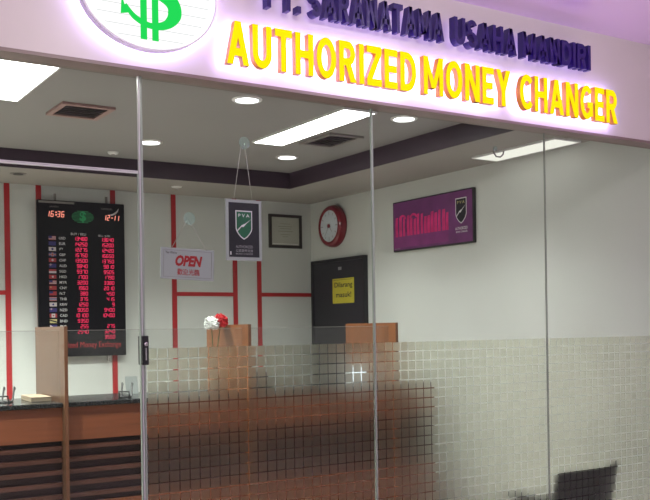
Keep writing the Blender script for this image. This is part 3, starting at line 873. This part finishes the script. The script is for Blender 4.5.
MB().tube([(.088, .002, .060), (.004, -.006, .185)], .0012, 6).build('string', M['string'], t)
cup = cup_mesh((0, 0, .186), .027)
cup.v = [(x, .03 - .0001 - 2 * 0 - (.03 + y) if False else y, z) for x, y, z in cup.v]
cm = MB()
for r_, h_ in (): pass
def inside_cup(r, z, x=0.0, base=-.0195):
    """suction cup on the inner glass face, stem pointing into the shop"""
    prof = [(r, 0), (r * .95, .003), (r * .6, .007), (r * .33, .010), (r * .33, .016), (r * .2, .019), (0, .019)]
    return MB().lathe([(a, -b) for a, b in prof], 24, axis='Y', c=(x, base, z))
inside_cup(.027, .190).build('suction_cup', M['cup'], t)
# PVA sign
L = (1.926, 0.03, 1.935)
t = thing('hanging_sign', 'navy sign with a green shield in a pale frame hanging on two strings', 'sign', L)
W2, H2 = .088, .132
MB().bevbox(-W2, W2, .000, .006, -H2, H2, .001).build('frame_board', M['offwhite'], t)
MB().box(-.074, .074, -.0012, -.0002, -.117, .119).build('print_panel', M['navy'], t)
def shield(w, h, top):
    r_ = [(w, top), (w, top - h * .62), (w * .93, top - h * .70), (w * .72, top - h * .81), (w * .40, top - h * .92)]
    return ([(-a, b) for a, b in r_] + [(0, top - h)] + r_[::-1])
def pva(t, s, ox, oz, y, greenm, textm, linem):
    """the green shield with a pale outline and a slanting arrow"""
    def q(p): return [(ox + a * s, oz + b * s) for a, b in p]
    MB().poly(q(shield(.045, .140, .07)), y - .0006, y - .0001).build('shield_outline', linem, t)
    MB().poly(q(shield(.040, .129, .0645)), y - .0012, y - .0007).build('shield', greenm, t)
    m_ = MB(); text(m_, 'P V A', ox - .030 * s, ox + .030 * s, oz + .038 * s, oz + .054 * s, y - .0014, 0, .01); m_.build('shield_letters', textm, t)
    m_ = MB(); m_.poly(q([(-.038, -.026), (-.012, .000), (.004, .006), (.039, .030), (.006, .001), (-.010, -.005), (-.036, -.031)][::-1]), y - .0016, y - .0013)
    m_.poly(q([(-.016, -.008), (.000, .006), (.012, .006), (-.004, -.010)][::-1]), y - .0018, y - .0016)
    m_.build('shield_arrow', linem, t)
pva(t, .90, -.001, .022, -.0012, M['green'], M['dimwhite'], M['dimwhite'])
for body, z, h in (('AUTHORIZED', -.072, .012), ('公認貨幣兌換', -.089, .013), ('MONEY CHANGER', -.103, .007)):
    f = MB(); text(f, body, -.042, .042, z - h / 2, z + h / 2, -.0016, 0, .005); f.build('word', M['greypr'], t)
f = MB(); f.box(-.069, -.064, -.0016, -.0013, -.108, -.094); f.build('print_mark', M['dimwhite'], t)
MB().tube([(-.046, .003, .131), (-.010, -.004, .372)], .0013, 6).build('string', M['string'], t)
MB().tube([(.044, .003, .131), (.006, -.004, .372)], .0013, 6).build('string', M['string'], t)
inside_cup(.027, .376, -.002).build('suction_cup', M['cup'], t)
# loose hook on the glass near the narrow light
t = thing('wire_hook', 'small curved hook stuck to the glass in front of the narrow panel light', 'hook', (3.43, GT, 2.40))
MB().tube([(-.040, .014, .018), (-.036, .016, .0), (-.018, .018, -.016), (.010, .018, -.016), (.028, .016, -.002), (.030, .014, .016)], .0042, 8).build('hook_wire', M['ventgrey'], t)
MB().lathe([(0, -.010), (.010, -.010), (.014, -.0005), (0, -.0005)], 16, axis='Y', c=(-.040, 0, .020)).build('suction_cup', M['cup'], t)

# ------------------------------------------------------------------ pictures, clock, notices
L = (4.462, YB, 2.418)
t = thing('framed_certificate', 'pale certificate in a dark frame on the back wall beside the clock', 'picture', L)
w, h, b = .176, .156, .026
f = MB()
f.box(-w, w, -.022, -.001, h - b, h); f.box(-w, w, -.022, -.001, -h, -h + b); f.box(-w, -w + b, -.022, -.001, -h + b, h - b); f.box(w - b, w, -.022, -.001, -h + b, h - b)
f.build('frame', mat('dark_picture_frame', (.030, .024, .022), .4), t)
MB().box(-w + b, w - b, -.010, -.002, -h + b, h - b).build('certificate', M['certpaper'], t)
f = MB()
for z, ww in ((.07, .05), (.045, .075), (.025, .06), (0.0, .08), (-.03, .05), (-.05, .03)):
    f.box(-ww, ww, -.0108, -.0102, z - .0025, z + .0025)
f.build('printed_lines', mat('certificate_ink', (.30, .31, .24), .7), t)
f = MB(); f.box(-w + b + .012, w - b - .012, -.0108, -.0102, -h + b + .010, -h + b + .015); f.build('printed_border', M['white'], t)

# round clock on the side wall
t = thing('wall_clock', 'round wall clock with a thick red rim and pale dial above the dark door', 'clock', (XW, 3.570, 2.436), SIDE)
MB().lathe([(0, .002), (.186, .002), (.192, .012), (.192, .036), (.184, .066), (.172, .080), (.158, .084), (.148, .080), (.144, .070), (0, .070)], 56, axis='Y').build('rim', M['clock'], t)
MB().lathe([(0, .0705), (.1425, .0705), (.1425, .073), (0, .073)], 48, axis='Y').build('dial', M['clockface'], t)
for i in range(12):
    a = 2 * PI * i / 12
    l = .118
    cxx, czz = l * math.sin(a), l * math.cos(a)
    s = .018 if i % 3 == 0 else .011
    d = Vector((math.sin(a), 0, math.cos(a))); n = Vector((d.z, 0, -d.x)) * .004
    p = [Vector((cxx, -.0742, czz)) + d * s + n, Vector((cxx, -.0742, czz)) + d * s - n, Vector((cxx, -.0742, czz)) - d * s - n, Vector((cxx, -.0742, czz)) - d * s + n]
    MB().add(p, [(0, 3, 2, 1)]).build('hour_mark', M['greypr'], t)
def hand(a, l, w, y, name, mname):
    d = Vector((math.sin(a), 0, math.cos(a))); n = Vector((d.z, 0, -d.x)) * w
    p = [-d * .025 + n, -d * .025 - n, d * l - n * .6, d * l + n * .6]
    MB().add([(q.x, y, q.z) for q in p] + [(q.x, y + .001, q.z) for q in p], [(0, 3, 2, 1), (4, 5, 6, 7), (0, 1, 5, 4), (1, 2, 6, 5), (2, 3, 7, 6), (3, 0, 4, 7)]).build(name, M[mname], t)
hand(math.radians(138), .075, .0045, -.077, 'hour_hand', 'greypr')
hand(math.radians(216), .11, .0035, -.079, 'minute_hand', 'greypr')
MB().lathe([(0, .0735), (.017, .0735), (.017, .083), (0, .083)], 20, axis='Y').build('hub', mat('clock_hub', (.20, .02, .04), .4), t)

# purple poster on the side wall: 0.99 wide, 0.41 high
PW, PH = .495, .205
t = thing('canvas_poster', 'purple poster with a row of pink figures and a green shield on the side wall', 'poster', (XW, 2.168, 2.333), SIDE)
MB().bevbox(-PW, PW, -.030, -.001, -PH, PH, .003).build('frame', M['blackpr'], t)
MB().box(-PW + .010, PW - .010, -.0316, -.0302, -PH + .012, PH - .010).build('printed_face', M['purple'], t)
MB().box(-PW + .010, .21, -.0324, -.0317, -PH + .030, -.055).build('lower_band', M['purplelo'], t)
fg = MB()
rnd = random.Random(5)
x = -.455
i = 0
while x < .19:
    w = rnd.uniform(.026, .036); hh = rnd.uniform(.13, .17)
    fg.poly([(x, -.085), (x + w, -.085), (x + w * .9, -.085 + hh * .6), (x + w, -.085 + hh), (x + w * .1, -.085 + hh * .98), (x - .002, -.085 + hh * .55)], -.0334, -.0325)
    if i in (1, 4):
        n = 12
        out_ = [(x + .045 + .048 * math.cos(PI - PI * j / n), .055 + .036 * math.sin(PI * j / n)) for j in range(n + 1)]
        in_ = [(x + .045 + .028 * math.cos(PI * j / n), .055 + .018 * math.sin(PI * j / n)) for j in range(n + 1)]
        fg.poly((out_ + in_)[::-1], -.0340, -.0335)
    x += rnd.uniform(.040, .052); i += 1
fg.build('pink_figures', M['pink'], t)
pva(t, 1.40, .360, .045, -.0318, M['navy'], M['flagyellow'], M['dimwhite'])
f = MB(); text(f, 'AUTHORIZED', .292, .432, -.098, -.076, -.0328, 0, .01); f.build('word', M['dimwhite'], t)
f = MB(); text(f, 'MONEY CHANGER', .300, .430, -.120, -.106, -.0328, 0, .005); f.build('word', M['dimwhite'], t)
f = MB(); text(f, 'www', -.478, -.40, -.186, -.178, -.0328, 0, .005); f.build('word', M['greypr'], t)

# notice on the dark door
t = thing('door_notice', 'yellow notice sheet taped on the dark door under the clock', 'notice', (XW - .0355, 3.41, 1.842), SIDE)
MB().box(-.172, .172, -.002, -.0005, -.112, .112).build('sheet', M['yellow'], t)
f = MB(); text(f, 'Dilarang', -.138, .150, .018, .078, -.0026, 0, .015); f.build('word', M['blackpr'], t)
f = MB(); text(f, 'masuk!', -.115, .130, -.058, -.010, -.0026, 0, .015); f.build('word', M['blackpr'], t)
f = MB(); f.box(-.150, .150, -.0026, -.0021, .098, .101); f.build('printed_line', M['blackpr'], t)
t = thing('door_sticker', 'tiny white square sticker high on the dark door above the yellow notice', 'sticker', (XW - .0355, 3.46, 2.045), SIDE)
MB().box(-.026, .026, -.0015, -.0003, -.014, .014).build('sticker_sheet', M['greypr'], t)

# ------------------------------------------------------------------ chair against the glass
t = thing('office_chair', 'black office chair with its back against the frosted glass, beside the side wall', 'chair', (4.160, .335, 0), 0.06)
bk = MB()
nx_, nz_ = 14, 8
grid = []
for side in (0, 1):
    for j in range(nz_ + 1):
        for i in range(nx_ + 1):
            u = -1 + 2 * i / nx_; v = j / nz_
            half = .268 - .03 * (1 - v) ** 2
            ear = .026 * max(0, (u - .55) / .45) ** 2 * v - .010 * max(0, (-u - .72) / .28) ** 2 * v
            z = .40 + .285 * v + ear
            yy = -.285 + .055 * u * u + .05 * (1 - v) + (.050 - .012 * abs(u)) * side
            grid.append((u * half, yy, z))
W_ = nx_ + 1; S_ = W_ * (nz_ + 1)
fs = []
for j in range(nz_):
    for i in range(nx_):
        a = j * W_ + i
        fs.append((a, a + 1, a + W_ + 1, a + W_)); fs.append((a + S_, a + S_ + W_, a + S_ + W_ + 1, a + S_ + 1))
for i in range(nx_):
    fs.append((i, i + S_, i + S_ + 1, i + 1)); a = nz_ * W_ + i; fs.append((a, a + 1, a + S_ + 1, a + S_))
for j in range(nz_):
    a = j * W_; fs.append((a, a + W_, a + W_ + S_, a + S_)); a += nx_; fs.append((a, a + S_, a + S_ + W_, a + W_))
bk.add(grid, fs, 0, True)
o = bk.build('backrest', M['blackmat'], t)
md = o.modifiers.new('round', 'SUBSURF'); md.levels = 1; md.render_levels = 1
st = MB(); st.bevbox(-.24, .24, -.20, .26, .385, .455, .022); st.build('seat', M['blackmat'], t)
MB().tube([(0, -.06, .36), (0, -.20, .365), (0, -.245, .40), (0, -.222, .47)], .018, 8).build('back_support', M['black'], t)
for s in (-1, 1):
    a = MB(); a.tube([(s * .225, .10, .378), (s * .275, .10, .40), (s * .28, .08, .49), (s * .28, -.12, .51)], .013, 8); a.bevbox(s * .28 - .028, s * .28 + .028, -.15, .13, .512, .538, .008)
    a.build('armrest', M['black'], t)
MB().box(-.10, .10, -.08, .10, .352, .383).build('seat_plate', M['black'], t)
MB().tube([(0, 0, .09), (0, 0, .351)], .026, 14).build('gas_column', M['black'], t)
for i in range(5):
    a = 2 * PI * i / 5 + .3
    d = Vector((math.cos(a), math.sin(a), 0))
    l = MB(); l.tube([d * .02 + Vector((0, 0, .10)), d * .15 + Vector((0, 0, .088)), d * .255 + Vector((0, 0, .068))], [.026, .019, .014], 10)
    leg = l.build('leg', M['black'], t)
    c = MB(); c.lathe([(0, -.022), (.020, -.022), (.026, -.016), (.026, .016), (.020, .022), (0, .022)], 18)
    nrm = Vector((-d.y, d.x, 0))
    c.v = [tuple(d * .262 + d * x + nrm * z + Vector((0, 0, .0275 + y))) for x, y, z in c.v]
    c.build('caster', M['black'], leg)

# ------------------------------------------------------------------ light of the mall outside
w = bpy.data.worlds.new('mall_ambience')  # even ambient light of the mall surroundings
SC.world = w
w.use_nodes = True
bg = w.node_tree.nodes['Background']
bg.inputs['Color'].default_value = (1.0, 0.93, 0.95, 1)
bg.inputs['Strength'].default_value = 0.30

# unseen fill spots without fittings, added to brighten the fascia
for x in (-0.2, 1.6, 3.4):
    ld = bpy.data.lights.new('fascia_fill_spot', 'SPOT')
    ld.energy = 38; ld.spot_size = math.radians(120); ld.spot_blend = 0.8; ld.shadow_soft_size = 0.06; ld.color = (1.0, 0.90, 0.88)
    lo = bpy.data.objects.new('fascia_fill_spot', ld); COL.objects.link(lo)
    lo.location = (x, -1.7, ZM - .04)
    lo.rotation_euler = (Vector((x, 0.0, 2.5)) - Vector(lo.location)).to_track_quat('-Z', 'Y').to_euler()

# unseen fill spots added further out, their floor bounce lifting the mall ceiling
for x, y in ((-1.0, -4.6), (2.2, -4.6), (5.4, -4.6), (6.0, -2.0)):
    ld = bpy.data.lights.new('floor_bounce_fill', 'SPOT')
    ld.energy = 600; ld.spot_size = math.radians(110); ld.spot_blend = 0.9; ld.shadow_soft_size = 0.08; ld.color = (0.90, 0.84, 1.0)
    lo = bpy.data.objects.new('floor_bounce_fill', ld); COL.objects.link(lo)
    lo.location = (x, y, ZM - .03)
